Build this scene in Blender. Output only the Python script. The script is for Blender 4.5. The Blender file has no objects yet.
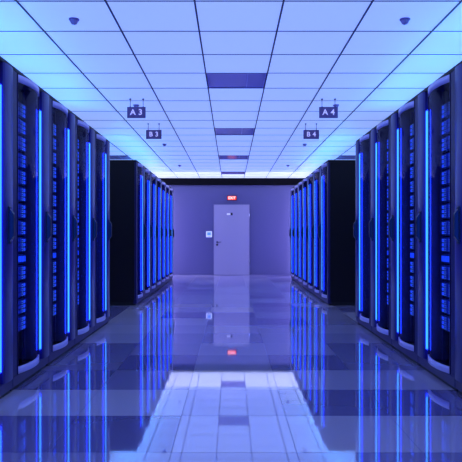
import bpy, bmesh, math, random
from mathutils import Vector, Matrix
random.seed(7)
S = bpy.context.scene
C = S.collection
F = 603.0                      # focal length in pixels of a 462 px frame
EYE = 1.07
CEIL = 2.657
BACK = 16.5
FRONT = -3.0
XL, XR = -4.445, 4.555         # side walls
T = 0.6                        # ceiling module
GX0 = -0.2454                  # a ceiling bar's x
GY0 = 4.07                     # a ceiling bar's y
ROWL, ROWR = -1.50, 1.54       # front planes of the two rack rows
PITCH = 0.82
NEAR0 = 4.136 - 2*PITCH        # first rack of the near rows
FAR0 = 9.27
FAR_IN = .045                  # the far rows stand this much further into the aisle
RH = 2.24                      # rack height

# ------------------------------------------------------------------ materials
def mat(name, col, rough=.5, metal=0., emit=None, es=0., ior=1.5, noise=0., bump=0., nscale=30.):
    m = bpy.data.materials.new(name); m.use_nodes = True
    nt = m.node_tree; b = nt.nodes['Principled BSDF']
    b.inputs['Base Color'].default_value = (*col, 1)
    b.inputs['Roughness'].default_value = rough
    b.inputs['Metallic'].default_value = metal
    b.inputs['IOR'].default_value = ior
    if emit:
        b.inputs['Emission Color'].default_value = (*emit, 1)
        b.inputs['Emission Strength'].default_value = es
    if noise or bump:
        tc = nt.nodes.new('ShaderNodeTexCoord')
        n = nt.nodes.new('ShaderNodeTexNoise'); n.inputs['Scale'].default_value = nscale
        n.inputs['Detail'].default_value = 4
        nt.links.new(tc.outputs['Object'], n.inputs['Vector'])
        if noise:
            r = nt.nodes.new('ShaderNodeMapRange')
            r.inputs['To Min'].default_value = max(0.02, rough - noise)
            r.inputs['To Max'].default_value = rough + noise
            nt.links.new(n.outputs['Fac'], r.inputs['Value'])
            nt.links.new(r.outputs['Result'], b.inputs['Roughness'])
        if bump:
            bp = nt.nodes.new('ShaderNodeBump'); bp.inputs['Strength'].default_value = bump
            bp.inputs['Distance'].default_value = .002
            nt.links.new(n.outputs['Fac'], bp.inputs['Height'])
            nt.links.new(bp.outputs['Normal'], b.inputs['Normal'])
    return m

M = {}
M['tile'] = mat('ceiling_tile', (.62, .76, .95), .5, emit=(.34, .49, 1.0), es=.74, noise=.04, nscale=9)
M['tile_glow'] = mat('ceiling_tile_glow', (.84, .88, .95), .5, emit=(.62, .74, 1.0), es=.95, noise=.04, nscale=9)  # emission stands in for the white light falling on the ceiling's back end
M['bar'] = mat('ceiling_bar', (.035, .045, .16), .5)
M['unlit'] = mat('unlit_panel', (.55, .46, .86), .14, noise=.02, nscale=6)
M['unlit_frame'] = mat('unlit_panel_frame', (.45, .40, .82), .3)
M['wall'] = mat('wall_paint', (.105, .10, .26), .36, noise=.03, nscale=5)
M['beam'] = mat('beam_paint', (.003, .003, .007), .8, ior=1.2)
M['door'] = mat('door_paint', (.34, .32, .50), .4, noise=.02, nscale=14)
M['door_gap'] = mat('door_gap', (.20, .19, .36), .6)
M['metal'] = mat('dark_metal', (.10, .10, .2), .3, metal=.9, noise=.05)
M['hinge'] = mat('hinge_metal', (.7, .7, .85), .25, metal=.8, noise=.05)
M['frame'] = mat('rack_frame', (.020, .016, .11), .36, metal=.0, ior=1.33, noise=.02, nscale=6)
M['post'] = mat('rack_post', (.034, .028, .23), .30, metal=.1, ior=1.36, noise=.02, nscale=6)
M['side'] = mat('rack_side', (.006, .005, .011), .5, ior=1.35, noise=.03, nscale=8)
M['inner'] = mat('rack_inner', (.035, .032, .13), .35, noise=.03, nscale=30)
M['black'] = mat('black_rubber', (.004, .004, .010), .6, noise=.05)
M['band'] = mat('door_band', (.62, .56, .92), .3, metal=.1, noise=.05)
M['handle'] = mat('handle_black', (.006, .006, .022), .35, noise=.05)
M['led'] = mat('led_core', (.1, .3, .9), .4, emit=(.045, .37, 1.0), es=1.5)
M['halo'] = mat('led_halo', (.02, .05, .8), .4, emit=(.003, .022, 1.0), es=5.0)  # added emitter, gives the tubes a deep blue halo
M['up_blue'] = mat('uplight_blue', (.5, .8, 1), .4, emit=(.045, .36, 1.0), es=22.)
M['up_white'] = mat('uplight_white', (.9, .9, 1), .4, emit=(.60, .76, 1.0), es=13.)
M['washer'] = mat('washer_white', (.9, .9, 1), .4, emit=(.50, .47, 1.0), es=75.)
M['chassis'] = mat('server_chassis', (.012, .013, .05), .35, metal=.3, noise=.06)
M['bay'] = mat('server_bay', (.03, .04, .22), .35, metal=.3, noise=.06)
M['blue_led'] = mat('server_blue_light', (.05, .1, .8), .4, emit=(.012, .085, 1.0), es=.55)
M['cyan_led'] = mat('server_cyan_light', (.1, .4, .8), .4, emit=(.10, .32, 1.0), es=.8)
M['amber_led'] = mat('server_amber_light', (.8, .5, .2), .4, emit=(1, .62, .45), es=1.0)
M['sign'] = mat('sign_plate', (.17, .11, .30), .4, noise=.05)
M['letter'] = mat('sign_letter', (.75, .70, .95), .5, emit=(.6, .55, 1), es=.5)
M['rod'] = mat('sign_rod', (.10, .09, .30), .35, metal=.5)
M['detector'] = mat('detector_plastic', (.42, .34, .72), .35, noise=.05)
M['detector_rim'] = mat('detector_rim', (.30, .22, .60), .35, noise=.05)
M['exit_box'] = mat('exit_housing', (.05, .003, .008), .5)
M['exit_red'] = mat('exit_face', (.6, .03, .01), .4, emit=(1.0, .035, .004), es=1.2)
M['exit_txt'] = mat('exit_letter', (1, .9, .8), .4, emit=(1.0, .42, .18), es=1.3)
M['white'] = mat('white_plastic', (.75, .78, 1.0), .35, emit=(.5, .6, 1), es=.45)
M['screen'] = mat('blue_screen', (.1, .25, .8), .3, emit=(.07, .24, .95), es=.7)
M['plate'] = mat('door_plate', (.95, .95, 1.0), .3)
M['pict'] = mat('door_pictogram', (.01, .01, .03), .4)

def glass_mat():
    m = bpy.data.materials.new('door_glass'); m.use_nodes = True
    nt = m.node_tree; nt.nodes.clear()
    o = nt.nodes.new('ShaderNodeOutputMaterial')
    t = nt.nodes.new('ShaderNodeBsdfTransparent'); t.inputs['Color'].default_value = (.90, .92, 1, 1)
    g = nt.nodes.new('ShaderNodeBsdfGlossy'); g.inputs['Roughness'].default_value = .03
    g.inputs['Color'].default_value = (.75, .72, 1, 1)
    f = nt.nodes.new('ShaderNodeFresnel'); f.inputs['IOR'].default_value = 1.33
    x = nt.nodes.new('ShaderNodeMixShader')
    c = nt.nodes.new('ShaderNodeMapRange'); c.inputs['To Min'].default_value = .02; c.inputs['To Max'].default_value = .30
    nt.links.new(f.outputs[0], c.inputs['Value'])
    nt.links.new(c.outputs['Result'], x.inputs[0]); nt.links.new(t.outputs[0], x.inputs[1]); nt.links.new(g.outputs[0], x.inputs[2])
    nt.links.new(x.outputs[0], o.inputs['Surface'])
    return m
M['glass'] = glass_mat()

def floor_mat():
    m = bpy.data.materials.new('floor_tile'); m.use_nodes = True
    nt = m.node_tree; nt.nodes.clear(); N = nt.nodes.new; L = nt.links.new
    o = N('ShaderNodeOutputMaterial')
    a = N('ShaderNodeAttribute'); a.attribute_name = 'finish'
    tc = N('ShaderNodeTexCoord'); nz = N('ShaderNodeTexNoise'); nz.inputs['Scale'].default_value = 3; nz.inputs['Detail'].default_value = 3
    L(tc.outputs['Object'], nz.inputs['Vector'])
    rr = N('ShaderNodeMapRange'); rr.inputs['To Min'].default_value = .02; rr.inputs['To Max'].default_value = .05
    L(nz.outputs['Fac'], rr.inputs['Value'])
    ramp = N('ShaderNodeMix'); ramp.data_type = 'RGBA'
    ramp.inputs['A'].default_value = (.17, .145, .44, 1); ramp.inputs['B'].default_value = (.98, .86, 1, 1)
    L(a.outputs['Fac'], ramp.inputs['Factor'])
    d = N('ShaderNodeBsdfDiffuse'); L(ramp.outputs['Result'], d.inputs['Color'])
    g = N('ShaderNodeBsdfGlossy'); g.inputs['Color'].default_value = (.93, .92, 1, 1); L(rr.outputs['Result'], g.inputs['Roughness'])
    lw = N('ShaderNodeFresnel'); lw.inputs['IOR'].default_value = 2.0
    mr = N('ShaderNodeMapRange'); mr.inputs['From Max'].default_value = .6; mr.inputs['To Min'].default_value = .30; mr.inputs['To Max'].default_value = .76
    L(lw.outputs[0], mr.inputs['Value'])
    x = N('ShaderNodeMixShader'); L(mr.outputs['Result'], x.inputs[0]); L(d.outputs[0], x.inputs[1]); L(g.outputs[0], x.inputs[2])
    L(x.outputs[0], o.inputs['Surface'])
    return m
M['floor'] = floor_mat()
M['grout'] = mat('floor_joint', (.10, .10, .28), .4)

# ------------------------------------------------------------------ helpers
def box(bm, x0, x1, y0, y1, z0, z1, bev=0., mi=0):
    ret = bmesh.ops.create_cube(bm, size=1)
    vs = ret['verts']
    for v in vs:
        v.co = Vector(((x0+x1)/2 + v.co.x*(x1-x0), (y0+y1)/2 + v.co.y*(y1-y0), (z0+z1)/2 + v.co.z*(z1-z0)))
    fs = set(f for v in vs for f in v.link_faces)
    for f in fs: f.material_index = mi
    if bev:
        es = list(set(e for v in vs for e in v.link_edges))
        bmesh.ops.bevel(bm, geom=es, offset=bev, segments=2, affect='EDGES', profile=.6)
def cyl(bm, p0, p1, r, n=12, mi=0, r2=None):
    p0 = Vector(p0); p1 = Vector(p1); d = p1-p0
    rot = Vector((0, 0, 1)).rotation_difference(d).to_matrix().to_4x4()
    ret = bmesh.ops.create_cone(bm, cap_ends=True, segments=n, radius1=r, radius2=r if r2 is None else r2, depth=d.length,
                                matrix=Matrix.Translation((p0+p1)/2) @ rot)
    for f in set(f for v in ret['verts'] for f in v.link_faces):
        f.material_index = mi
        if len(f.verts) == 4: f.smooth = True
def sheet(bm, pts, z0, z1, th, mi=0):
    """a thick curved sheet: plan points (x, y) extruded from z0 to z1, thickness th towards -x"""
    rows = []
    for (x, y) in pts:
        rows.append([bm.verts.new((x, y, z0)), bm.verts.new((x, y, z1)), bm.verts.new((x-th, y, z1)), bm.verts.new((x-th, y, z0))])
    for a, b in zip(rows, rows[1:]):
        for k in range(4):
            f = bm.faces.new((a[k], a[(k+1) % 4], b[(k+1) % 4], b[k])); f.material_index = mi; f.smooth = k in (0, 2)
    bm.faces.new(rows[0]); bm.faces.new(rows[-1][::-1])
def skin(bm, pts, z0, z1):
    rows = [[bm.verts.new((x, y, z0)), bm.verts.new((x, y, z1))] for (x, y) in pts]
    for a, b in zip(rows, rows[1:]):
        bm.faces.new((a[0], b[0], b[1], a[1])).smooth = True
def mesh(name, bm, mats, sx=1):
    if sx < 0:
        for v in bm.verts: v.co.x = -v.co.x
    bmesh.ops.recalc_face_normals(bm, faces=bm.faces)
    me = bpy.data.meshes.new(name); bm.to_mesh(me); bm.free()
    for m in (mats if isinstance(mats, (list, tuple)) else [mats]): me.materials.append(m)
    return me
def obj(name, bm, mats, parent=None, sx=1, loc=None):
    o = bpy.data.objects.new(name, mesh(name, bm, mats, sx)); C.objects.link(o)
    if parent: o.parent = parent
    if loc: o.location = loc
    return o
def tag(o, label, cat, group=None):
    o['label'] = label; o['category'] = cat
    if group: o['group'] = group
    return o
def empty(name, loc, label, cat, group=None):
    o = bpy.data.objects.new(name, None); C.objects.link(o); o.location = loc; o.empty_display_size = .1
    return tag(o, label, cat, group)
def struct(name, bm, mats):
    o = obj(name, bm, mats); o['kind'] = 'structure'; return o
def copy_tree(o, parent=None):
    c = o.copy(); C.objects.link(c)
    if parent is not None:
        c.parent = parent; c.matrix_parent_inverse = o.matrix_parent_inverse
    for ch in list(o.children): copy_tree(ch, c)
    return c
def text_mesh(s, size, weight=0., depth=.001, space=1.):
    cu = bpy.data.curves.new('lettering', 'FONT'); cu.body = s; cu.size = size; cu.align_x = 'CENTER'; cu.align_y = 'CENTER'
    cu.extrude = depth; cu.offset = weight; cu.space_character = space
    t = bpy.data.objects.new('lettering_source', cu); C.objects.link(t)
    bpy.context.view_layer.update()
    me = bpy.data.meshes.new_from_object(t.evaluated_get(bpy.context.evaluated_depsgraph_get()))
    bpy.data.objects.remove(t); bpy.data.curves.remove(cu)
    me.name = 'lettering'
    return me
def text(name, s, size, mt, loc, parent, weight=0., space=1.):
    me = text_mesh(s, size, weight, space=space); me.materials.clear(); me.materials.append(mt)
    o = bpy.data.objects.new(name, me); C.objects.link(o); o.parent = parent
    o.rotation_euler = (math.radians(90), 0, 0); o.location = loc
    return o

# ------------------------------------------------------------------ the room
# floor: raised-floor tiles, each with its own finish
FW, FL = .62, .608
fx0, fy0 = .015 + FW/2, 2.98
bm = bmesh.new()
lay = bm.faces.layers.float.new('finish')
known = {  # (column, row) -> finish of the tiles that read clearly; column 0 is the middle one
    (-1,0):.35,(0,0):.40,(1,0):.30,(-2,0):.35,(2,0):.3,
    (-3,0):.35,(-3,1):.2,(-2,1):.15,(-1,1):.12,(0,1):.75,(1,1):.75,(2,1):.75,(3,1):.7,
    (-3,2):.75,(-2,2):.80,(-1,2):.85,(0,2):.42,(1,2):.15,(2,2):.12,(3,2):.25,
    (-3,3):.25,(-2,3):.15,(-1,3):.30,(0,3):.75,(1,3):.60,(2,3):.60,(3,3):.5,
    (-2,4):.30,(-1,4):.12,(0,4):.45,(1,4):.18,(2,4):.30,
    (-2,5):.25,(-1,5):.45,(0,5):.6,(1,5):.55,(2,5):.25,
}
g = .0015
for i in range(-8, 9):
    for j in range(-11, 23):
        xa = max(XL, fx0 + (i-1)*FW + g); xb = min(XR, fx0 + i*FW - g)
        ya = max(FRONT, fy0 + j*FL + g); yb = min(BACK, fy0 + (j+1)*FL - g)
        if xb - xa < .01 or yb - ya < .01: continue
        vs = [bm.verts.new(p) for p in ((xa, ya, 0), (xb, ya, 0), (xb, yb, 0), (xa, yb, 0))]
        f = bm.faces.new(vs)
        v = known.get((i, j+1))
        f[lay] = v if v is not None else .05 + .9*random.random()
vs = [bm.verts.new(p) for p in ((XL, FRONT, -.003), (XR, FRONT, -.003), (XR, BACK, -.003), (XL, BACK, -.003))]
f = bm.faces.new(vs); f.material_index = 1
struct('floor', bm, [M['floor'], M['grout']])

def wall(name, x0, x1, y0, y1, z0, z1):
    b = bmesh.new(); box(b, x0, x1, y0, y1, z0, z1); return struct(name, b, M['wall'])
wall('wall_left', XL-.1, XL, FRONT, BACK, 0, CEIL)
wall('wall_right', XR, XR+.1, FRONT, BACK, 0, CEIL)
wall('wall_front', XL-.1, XR+.1, FRONT-.1, FRONT, 0, CEIL)
wall('wall_back', XL-.1, XR+.1, BACK, BACK+.1, 0, CEIL)
b = bmesh.new(); box(b, XL, XR, BACK-.06, BACK-.001, 2.462, CEIL-.012, .004); struct('trim_1', b, M['beam'])
b = bmesh.new(); box(b, XL, -.50, BACK-.012, BACK-.001, .001, .07, .002); box(b, .54, XR, BACK-.012, BACK-.001, .001, .07, .002)
struct('baseboard_back', b, M['wall'])

# ceiling: tiles in one mesh, with openings for the dark panels
def is_panel(i, j): return i % 4 == 0 and (j-3) % 5 == 0
ni0 = int(math.floor((XL-GX0)/T + .5)); ni1 = int(round((XR-GX0)/T))
nj0 = int(math.floor((FRONT-GY0)/T)); nj1 = int(math.ceil((BACK-GY0)/T))
bm = bmesh.new(); bars = bmesh.new(); panels = []
for i in range(ni0, ni1):
    for j in range(nj0, nj1):
        xa = GX0+i*T; xb = xa+T; ya = max(FRONT, GY0+j*T); yb = min(BACK, GY0+(j+1)*T)
        if is_panel(i, j): panels.append((xa, ya, i, j)); continue
        box(bm, xa+.004, xb-.004, ya+.003, yb-.003, CEIL, CEIL+.015, mi=1 if j >= 18 else 0)  # last rows carry the white glow put into their material
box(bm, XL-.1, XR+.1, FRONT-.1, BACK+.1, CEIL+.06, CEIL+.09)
struct('ceiling', bm, [M['tile'], M['tile_glow']])
for i in range(ni0, ni1+1):
    x = GX0+i*T; box(bars, x-.0062, x+.0062, FRONT, BACK-.001, CEIL-.006, CEIL+.014)
for j in range(nj0+1, nj1):
    y = GY0+j*T; box(bars, XL, XR, y-.0055, y+.0055, CEIL-.003, CEIL+.012)
struct('trim_2', bars, M['bar'])
side_name = {0: 'middle', -4: 'left-hand', 4: 'right-hand', -8: 'far left', 8: 'far right'}
rows_ = {3: 'nearest', 8: 'second nearest', 13: 'third nearest', 18: 'farthest'}
b = bmesh.new(); box(b, .012, T-.012, .012, T-.012, .004, .012); lensm = mesh('lens', b, M['unlit'])
b = bmesh.new()
for (x0, x1, y0, y1) in ((.007, T-.007, .006, .02), (.007, T-.007, T-.02, T-.006), (.007, .02, .02, T-.02), (T-.02, T-.007, .02, T-.02)):
    box(b, x0, x1, y0, y1, 0, .012)
box(b, T*.68, T*.68+.006, .02, T-.02, 0, .012)
frm = mesh('frame', b, M['unlit_frame'])
for (xa, ya, i, j) in panels:
    if i not in (0, -4, 4) or j not in rows_: 
        b = None
    lab = 'unlit dark violet ceiling panel, %s column, %s row from the viewer' % (side_name.get(i, 'outer'), rows_.get(j, 'overhead'))
    e = empty('ceiling_panel', (xa, ya, CEIL), lab, 'ceiling panel', 'unlit dark panels set in the ceiling grid')
    for nm, me in (('lens', lensm), ('frame', frm)):
        o = bpy.data.objects.new(nm, me); C.objects.link(o); o.parent = e

# ------------------------------------------------------------------ exit door and wall fittings
DX0, DX1, DT = -.468, .503, 1.925
YD = BACK-.002
dr = bpy.data.objects.new('door_1', None); C.objects.link(dr); dr.location = (DX0, YD, 0); dr['kind'] = 'structure'
w = DX1-DX0
b = bmesh.new(); box(b, -.012, 0, -.02, 0, .001, DT+.012); box(b, w, w+.012, -.02, 0, .001, DT+.012); box(b, 0, w, -.02, 0, DT, DT+.012); obj('door_frame', b, M['door_gap'], dr)
b = bmesh.new(); box(b, .004, w-.004, -.035, 0, .006, DT-.004, .003); obj('door_leaf', b, M['door'], dr)
b = bmesh.new(); cyl(b, (.09, -.035, .905), (.09, -.043, .905), .026, 20); cyl(b, (.09, -.04, .905), (.09, -.085, .905), .010)
cyl(b, (.085, -.083, .905), (.20, -.083, .905), .010); obj('door_handle', b, M['metal'], dr)
b = bmesh.new(); cyl(b, (.09, -.035, .83), (.09, -.05, .83), .028, 20); box(b, .082, .098, -.053, -.05, .815, .845); obj('door_lock', b, M['handle'], dr)
for z in (.36, 1.62):
    b = bmesh.new(); cyl(b, (w-.004, -.042, z-.06), (w-.004, -.042, z+.06), .010); obj('hinge', b, M['hinge'], dr)
pl = empty('door_plate', (-.11, YD-.0375, 1.635), 'small white plate with black pictogram on the upper exit door', 'sign')
b = bmesh.new(); box(b, -.005, .095, -.002, .0012, .01, .058, .0008); obj('plate', b, M['plate'], pl)
b = bmesh.new(); box(b, .095, .155, -.002, .0012, 0, .072, .0008)
obj('pictogram_panel', b, M['pict'], pl)

ex = empty('exit_sign', (.025, BACK-.001, 2.045), 'small glowing red EXIT sign on the back wall above the door', 'sign')
b = bmesh.new(); box(b, -.130, .130, -.045, 0, 0, .125, .004); obj('housing', b, M['exit_box'], ex)
b = bmesh.new(); box(b, -.116, .116, -.049, -.046, .013, .112); obj('lit_face', b, M['exit_red'], ex)
text('lettering', 'EXIT', .095, M['exit_txt'], (0, -.051, .062), ex, .003, 1.05)

kp = empty('access_keypad', (-.60, BACK, 1.035), 'square white access keypad with blue screen on back wall', 'keypad')
b = bmesh.new(); box(b, -.082, .082, -.03, 0, 0, .165, .008); obj('housing', b, M['white'], kp)
b = bmesh.new(); box(b, -.048, .048, -.032, -.029, .055, .135); obj('screen', b, M['screen'], kp)
b = bmesh.new()
for k in range(4): box(b, -.045+.025*k, -.030+.025*k, -.032, -.029, .022, .034)
obj('button_row', b, M['rod'], kp)

# ------------------------------------------------------------------ ceiling fittings
def hanging_sign(txt, d, x, w, ztop, zbot, rods, lab):
    e = empty('hanging_sign', (x, d, zbot), lab, 'sign', 'violet aisle signs hung from the ceiling')
    h = ztop-zbot
    b = bmesh.new(); box(b, -w/2, w/2, -.008, .008, 0, h, .002); obj('plate', b, M['sign'], e)
    for r in rods:
        b = bmesh.new(); cyl(b, (r-x, 0, h-.002), (r-x, 0, CEIL-.007-zbot), .0032, 8); cyl(b, (r-x, 0, CEIL-.012-zbot), (r-x, 0, CEIL-zbot), .012, 14)
        box(b, r-x-.007, r-x+.007, -.010, .010, h-.012, h+.004)
        obj('rod', b, M['rod'], e)
    text('lettering', txt, .092*h/.127, M['letter'], (0, -.0095, h*.5), e, .0022, 1.08)
def px(x, d): return (x-231)/F*d
def pz(y, d): return EYE + (236-y)/F*d
hanging_sign('A 3', 6.97, px(136.4, 6.97), px(145.6, 6.97)-px(127.2, 6.97), pz(107, 6.97), pz(118, 6.97), [px(130.3, 6.97), px(143.2, 6.97)], 'hanging sign reading A 3, larger one on the left')
hanging_sign('B 3', 8.51, px(153.8, 8.51), px(161.5, 8.51)-px(146.1, 8.51), pz(130, 8.51), pz(139, 8.51), [px(148.3, 8.51), px(159.1, 8.51)], 'hanging sign reading B 3, behind the A 3 sign')
hanging_sign('A 4', 6.97, px(328.5, 6.97), px(337.9, 6.97)-px(319.2, 6.97), pz(107, 6.97), pz(118, 6.97), [px(322, 6.97), px(335, 6.97)], 'hanging sign reading A 4, larger one on the right')
hanging_sign('B 4', 8.51, px(311.2, 8.51), px(319, 8.51)-px(303.4, 8.51), pz(130, 8.51), pz(139, 8.51), [px(305.6, 8.51), px(316.5, 8.51)], 'hanging sign reading B 4, behind the A 4 sign')

b = bmesh.new()
prof = [(.030, -.006), (.030, -.014), (.026, -.026), (.018, -.036), (.009, -.041)]
for (r0, z0), (r1, z1) in zip(prof, prof[1:]):
    cyl(b, (0, 0, z0), (0, 0, z1), r0, 24, r2=r1)
dome = mesh('dome', b, M['detector'])
b = bmesh.new(); cyl(b, (0, 0, -.008), (0, 0, 0), .038, 24); rim = mesh('mounting_ring', b, M['detector_rim'])
near_txt = ['nearest the viewer', 'just behind the hanging %s sign', 'past the hanging %s sign', 'farthest, near the back wall']
for sx, x, sn in ((0, -1.148, ('A 3', 'B 3', 'left')), (1, 1.272, ('A 4', 'B 4', 'right'))):
    for k, d in enumerate((4.41, 7.30, 10.40, 13.48)):
        q = near_txt[k]
        if '%s' in q: q = q % sn[k-1]
        e = empty('ceiling_detector', (x, d, CEIL), 'violet dome detector on %s ceiling, %s' % (sn[2], q), 'detector', 'dome detectors on the ceiling')
        for nm, me in (('dome', dome), ('mounting_ring', rim)):
            o = bpy.data.objects.new(nm, me); C.objects.link(o); o.parent = e

# ------------------------------------------------------------------ server racks
# local frame: front plane x = 0 facing +x (towards the aisle), y = 0 the near side, y = PITCH the far side, z up; sx = -1 mirrors it
WY0, WY1 = .100, .562
def arc(y0, y1, sag, n=14, off=0.):
    out = []
    for k in range(n+1):
        t = k/n; out.append((off + sag*4*t*(1-t), y0+(y1-y0)*t))
    return out
def make_rack(sx, up):
    e = empty('server_rack', (0, 0, 0), '', 'server rack')
    P = PITCH - .004
    D = 1.0
    for y0, y1 in ((.001, .018), (P-.017, P)):
        b = bmesh.new(); box(b, -D, -.03, y0, y1, .05, RH-.03, .003); obj('side_panel', b, M['side'], e, sx)
    b = bmesh.new(); box(b, -D, -D+.02, .02, P-.02, .05, RH-.03, .002)
    for k in range(12): box(b, -D-.003, -D, .12, P-.12, .35+.13*k, .36+.13*k)
    obj('rear_panel', b, M['side'], e, sx)
    b = bmesh.new(); box(b, -D, .004, .001, P, RH-.028, RH, .006); obj('roof_panel', b, M['side'], e, sx)
    b = bmesh.new(); box(b, -D+.03, -.012, .01, P-.01, .0005, .05, .003); obj('plinth', b, M['black'], e, sx)
    b = bmesh.new(); box(b, -.05, .004, .001, P, .028, .098, .004); obj('sill_panel', b, M['frame'], e, sx)
    # near stile
    b = bmesh.new(); box(b, -.03, .002, .002, WY0-.014, .098, RH-.028, .004)
    box(b, -.10, -.03, WY0-.018, WY0-.012, .098, RH-.028)
    obj('door_stile', b, M['frame'], e, sx)
    # far post, rounded
    b = bmesh.new()
    yy0, yy1 = .640, P-.002
    pts = []
    for k in range(13):
        t = k/12; y = yy0+(yy1-yy0)*t
        pts.append((.002 + .020*math.sin(math.pi*t)**.5, y))
    sheet(b, pts, .098, RH-.028, .03)
    box(b, -.10, -.03, yy0+.02, yy0+.028, .098, RH-.028)
    obj('front_post', b, M['post'], e, sx)
    # inner liner behind the front: far side, back of the mounting zone, shelf rails
    b = bmesh.new(); box(b, -.17, -.028, .607, .614, .098, RH-.028)
    for k in range(50): box(b, -.15, -.07, .6055, .607, .14+.041*k, .158+.041*k)
    obj('inner_liner', b, M['inner'], e, sx)
    b = bmesh.new()
    for y in (.100, .580): box(b, -.135, -.115, y, y+.022, .10, RH-.03, .001)
    for k in range(60):
        for y in (.111, .591): box(b, -.116, -.1135, y-.003, y+.003, .13+.034*k, .142+.034*k, mi=1)
    obj('mounting_rail', b, [M['frame'], M['black']], e, sx)
    # door
    b = bmesh.new()
    sheet(b, arc(WY0-.006, WY0+.004, .002, 2, .004), .10, RH-.034, .014)
    sheet(b, arc(WY1-.004, WY1+.006, .002, 2, .004), .10, RH-.034, .014)
    d = obj('door', b, M['frame'], e, sx)
    b = bmesh.new(); skin(b, arc(WY0, WY1, .036, 18, .004), .15, 2.155); obj('glass_pane', b, M['glass'], d, sx)
    b = bmesh.new(); sheet(b, arc(WY0, WY1, .040, 18, .006), 2.155, 2.205, .012); obj('top_band', b, M['band'], d, sx)
    b = bmesh.new(); sheet(b, arc(WY0, WY1, .040, 18, .006), .102, .150, .012); obj('bottom_band', b, M['band'], d, sx)
    # handle: bowed grip on the post
    b = bmesh.new()
    hy = .705; z0, z1 = 1.03, 1.255
    n = 12; prev = None
    ring = []
    for k in range(n+1):
        t = k/n; z = z0+(z1-z0)*t; x = .026 + .030*min(1, math.sin(math.pi*t)*1.9)
        ring.append((x, z))
    for (xa, za), (xb, zb) in zip(ring, ring[1:]):
        vs = []
        for (x, z) in ((xa, za), (xb, zb)):
            vs.append([bm_v for bm_v in (b.verts.new((x, hy-.015, z)), b.verts.new((x, hy+.015, z)), b.verts.new((.016, hy+.015, z)), b.verts.new((.016, hy-.015, z)))])
        for k in range(4): b.faces.new((vs[0][k], vs[0][(k+1) % 4], vs[1][(k+1) % 4], vs[1][k]))
        b.faces.new(vs[0]); b.faces.new(vs[1][::-1])
    bmesh.ops.remove_doubles(b, verts=b.verts, dist=.0004)
    box(b, .004, .030, hy-.02, hy+.02, z0-.012, z0+.018, .004); box(b, .004, .030, hy-.02, hy+.02, z1-.018, z1+.012, .004)
    box(b, .010, .027, hy-.022, hy+.022, z0+.018, z1-.018, .003)
    obj('handle', b, M['handle'], d, sx)
    # light tube, plus an added blue strip imitating its halo, between pane and post
    b = bmesh.new(); box(b, -.026, -.001, .588, .634, .175, 2.06, .003)
    l = obj('halo_strip', b, M['halo'], e, sx)
    b = bmesh.new(); cyl(b, (.004, .579, .19), (.004, .579, 2.045), .012, 12); obj('light_tube', b, M['led'], l, sx)
    # uplight on the roof
    b = bmesh.new(); box(b, -.40, -.32, .16, P-.01, RH, RH+.011, .002); u = obj('uplight', b, M['black'], e, sx)
    b = bmesh.new(); box(b, -.39, -.33, .17, P-.015, RH+.011, RH+.015); obj('uplight_lens', b, up, u, sx)
    return e

ORD = ['first', 'second', 'third', 'fourth', 'fifth', 'sixth', 'seventh', 'eighth', 'ninth', 'tenth', 'eleventh', 'twelfth', 'thirteenth', 'fourteenth']
# ------------------------------------------------------------------ servers
SW0, SW1 = .124, .576
def make_server(sx, kind):
    """kind 0: drive server; kind 1: slim switch. local origin on the floor-side front corner of the rack frame"""
    h = .117 if kind == 0 else .074
    b = bmesh.new(); box(b, -.75, -.108, SW0, SW1, 0, h, .002)
    if kind == 0:
        for k in range(8): box(b, -.108, -.106, SW0+.05+.045*k, SW0+.06+.045*k, .006, h-.006)
    root = obj('server' if kind == 0 else 'network_switch', b, M['chassis'], None, sx)
    if kind == 0:
        b = bmesh.new()
        for c in range(9):
            y0 = SW0+.030+.046*c
            for r in range(3):
                box(b, -.108, -.098, y0, y0+.038, .010+r*.034, .010+r*.034+.029, .0015)
        obj('drive_bays', b, M['bay'], root, sx)
        b = bmesh.new()
        for y in (.362, .506, .528):
            for r in range(3):
                z = .012+r*.034
                box(b, -.100, -.0955, y, y+.012, z, z+.022)
        obj('blue_lights', b, M['blue_led'], root, sx)
        b = bmesh.new()
        for y in (.378, .470, .511):
            for r in range(6):
                z = .012+r*.0165
                box(b, -.0975, -.094, y, y+.004, z, z+.006)
        obj('status_lights', b, M['cyan_led'], root, sx)
        b = bmesh.new()
        box(b, -.0975, -.094, .366, .370, .092, .098)
        obj('fault_light', b, M['amber_led'], root, sx)
        for y in (SW0+.004, SW1-.018):
            b = bmesh.new(); box(b, -.108, -.092, y, y+.014, .012, h-.012, .003); obj('ear_handle', b, M['frame'], root, sx)
    else:
        b = bmesh.new()
        for c in range(12):
            for r in range(2): box(b, -.108, -.104, SW0+.03+.036*c, SW0+.056+.036*c, .012+.027*r, .033+.027*r)
        obj('port_block', b, M['black'], root, sx)
        b = bmesh.new()
        for c in range(6, 12): box(b, -.105, -.098, SW0+.028+.035*c, SW0+.046+.035*c, .014, .058)
        obj('blue_lights', b, M['blue_led'], root, sx)
    return root

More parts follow.
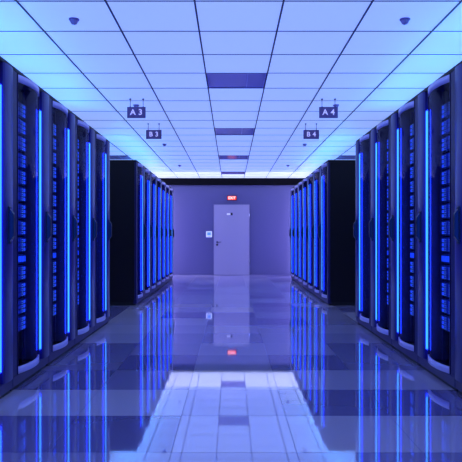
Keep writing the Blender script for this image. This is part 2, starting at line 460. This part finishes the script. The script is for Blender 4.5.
PROTO = {}
for sx, rowx, sname in ((1, ROWL, 'left'), (-1, ROWR, 'right')):
    for part, y0, n, up in (('near', NEAR0, 6, M['up_blue']), ('far', FAR0, 7, M['up_white'])):
        proto = make_rack(sx, up)
        for k in range(n):
            o = proto if k == 0 else copy_tree(proto)
            o.location = (rowx + (sx*FAR_IN if part == 'far' else 0), y0 + PITCH*k, 0)
            lens_ob = [u for c in o.children for u in c.children if u.name.startswith('uplight_lens')][0]
            if part == 'far' and k == 0:
                white_lens = lens_ob.data; blue_lens = white_lens.copy(); blue_lens.materials[0] = M['up_blue']
            if part == 'far': lens_ob.data = blue_lens if k < 5 else white_lens
            if part == 'near':
                lab = ['rack wholly outside the picture, %s near row' % sname,
                       'navy server rack cut off by the %s edge of the picture' % sname,
                       'navy server rack at the %s, nearest one whose whole glass door shows' % sname,
                       'middle navy server rack of the near %s row' % sname,
                       'second last navy server rack of the near %s row' % sname,
                       'navy server rack ending the near %s row, beside the gap' % sname][k]
                grp = 'glass-doored racks of the near %s row' % sname
            else:
                lab = ['black-sided server rack starting the far %s row, its dark side panel showing' % sname,
                       'second server rack of the far %s row, blue lit' % sname,
                       'third server rack of the far %s row, blue lit' % sname,
                       'middle server rack of the far %s row, blue lit' % sname,
                       'third from last server rack in the far %s row' % sname,
                       'second from last server rack in the far %s row' % sname,
                       'last server rack of the far %s row, next to back wall' % sname][k]
                grp = 'blue-lit racks of the far %s row' % sname
            o['label'] = lab; o['group'] = grp
    ps, pw = make_server(sx, 0), make_server(sx, 1)
    us = uw = False
    for k in range(6):
        z = .345; cnt = 14
        for q in range(14):
            sw = (q == 4)
            if sw:
                o = pw if not uw else copy_tree(pw); uw = True
            else:
                o = ps if not us else copy_tree(ps); us = True
            o.location = (rowx, NEAR0 + PITCH*k, z)
            z += .086 if sw else .1285
            rk = ['in the rack outside the picture', 'in the rack cut by the picture edge', 'in the nearest full rack', 'in the middle rack', 'in the second last rack', 'in the last rack before the gap'][k]
            if sw:
                tag(o, 'slim blue-lit switch %s of the near %s row' % (rk, sname), 'network switch', 'slim switches in the near racks')
            else:
                tag(o, 'blue-lit server %s, near %s row, %s' % (rk, sname, 'topmost' if q == 13 else ('lowest' if q == 0 else ORD[13-q] + ' unit down')), 'server', 'servers in the near %s racks' % sname)

# lamps behind the ends of the far rows, washing the back wall
for sx, x, sname in ((1, ROWL-.42, 'left'), (-1, ROWR+.42, 'right')):
    e = empty('wall_washer_lamp', (x, FAR0+7*PITCH+.50, 0), 'tall slim lamp standing behind the end of the far %s row' % sname, 'lamp', 'lamps washing the back wall')
    b = bmesh.new(); cyl(b, (0, 0, 0), (0, 0, .02), .12, 24); obj('base', b, M['black'], e)
    b = bmesh.new(); box(b, -.02, .02, -.04, -.014, .02, 2.3, .004); obj('pole', b, M['black'], e)
    b = bmesh.new(); cyl(b, (0, .012, .10), (0, .012, 2.28), .024, 16); obj('diffuser', b, M['washer'], e)

# ------------------------------------------------------------------ world, camera, view
w = bpy.data.worlds.new('world'); S.world = w; w.use_nodes = True
w.node_tree.nodes['Background'].inputs[0].default_value = (.05, .05, .2, 1)
w.node_tree.nodes['Background'].inputs[1].default_value = .2
cam = bpy.data.cameras.new('camera'); co = bpy.data.objects.new('camera', cam); C.objects.link(co)
co.location = (0, 0, EYE); co.rotation_euler = (math.radians(90), 0, 0)
cam.sensor_width = 36; cam.sensor_fit = 'HORIZONTAL'; cam.lens = 36*F/462
cam.shift_y = 5/462
cam.clip_start = .05
S.camera = co
S.view_settings.view_transform = 'Standard'; S.view_settings.look = 'None'
S.view_settings.exposure = 0; S.view_settings.gamma = 1; S.view_settings.use_curve_mapping = False
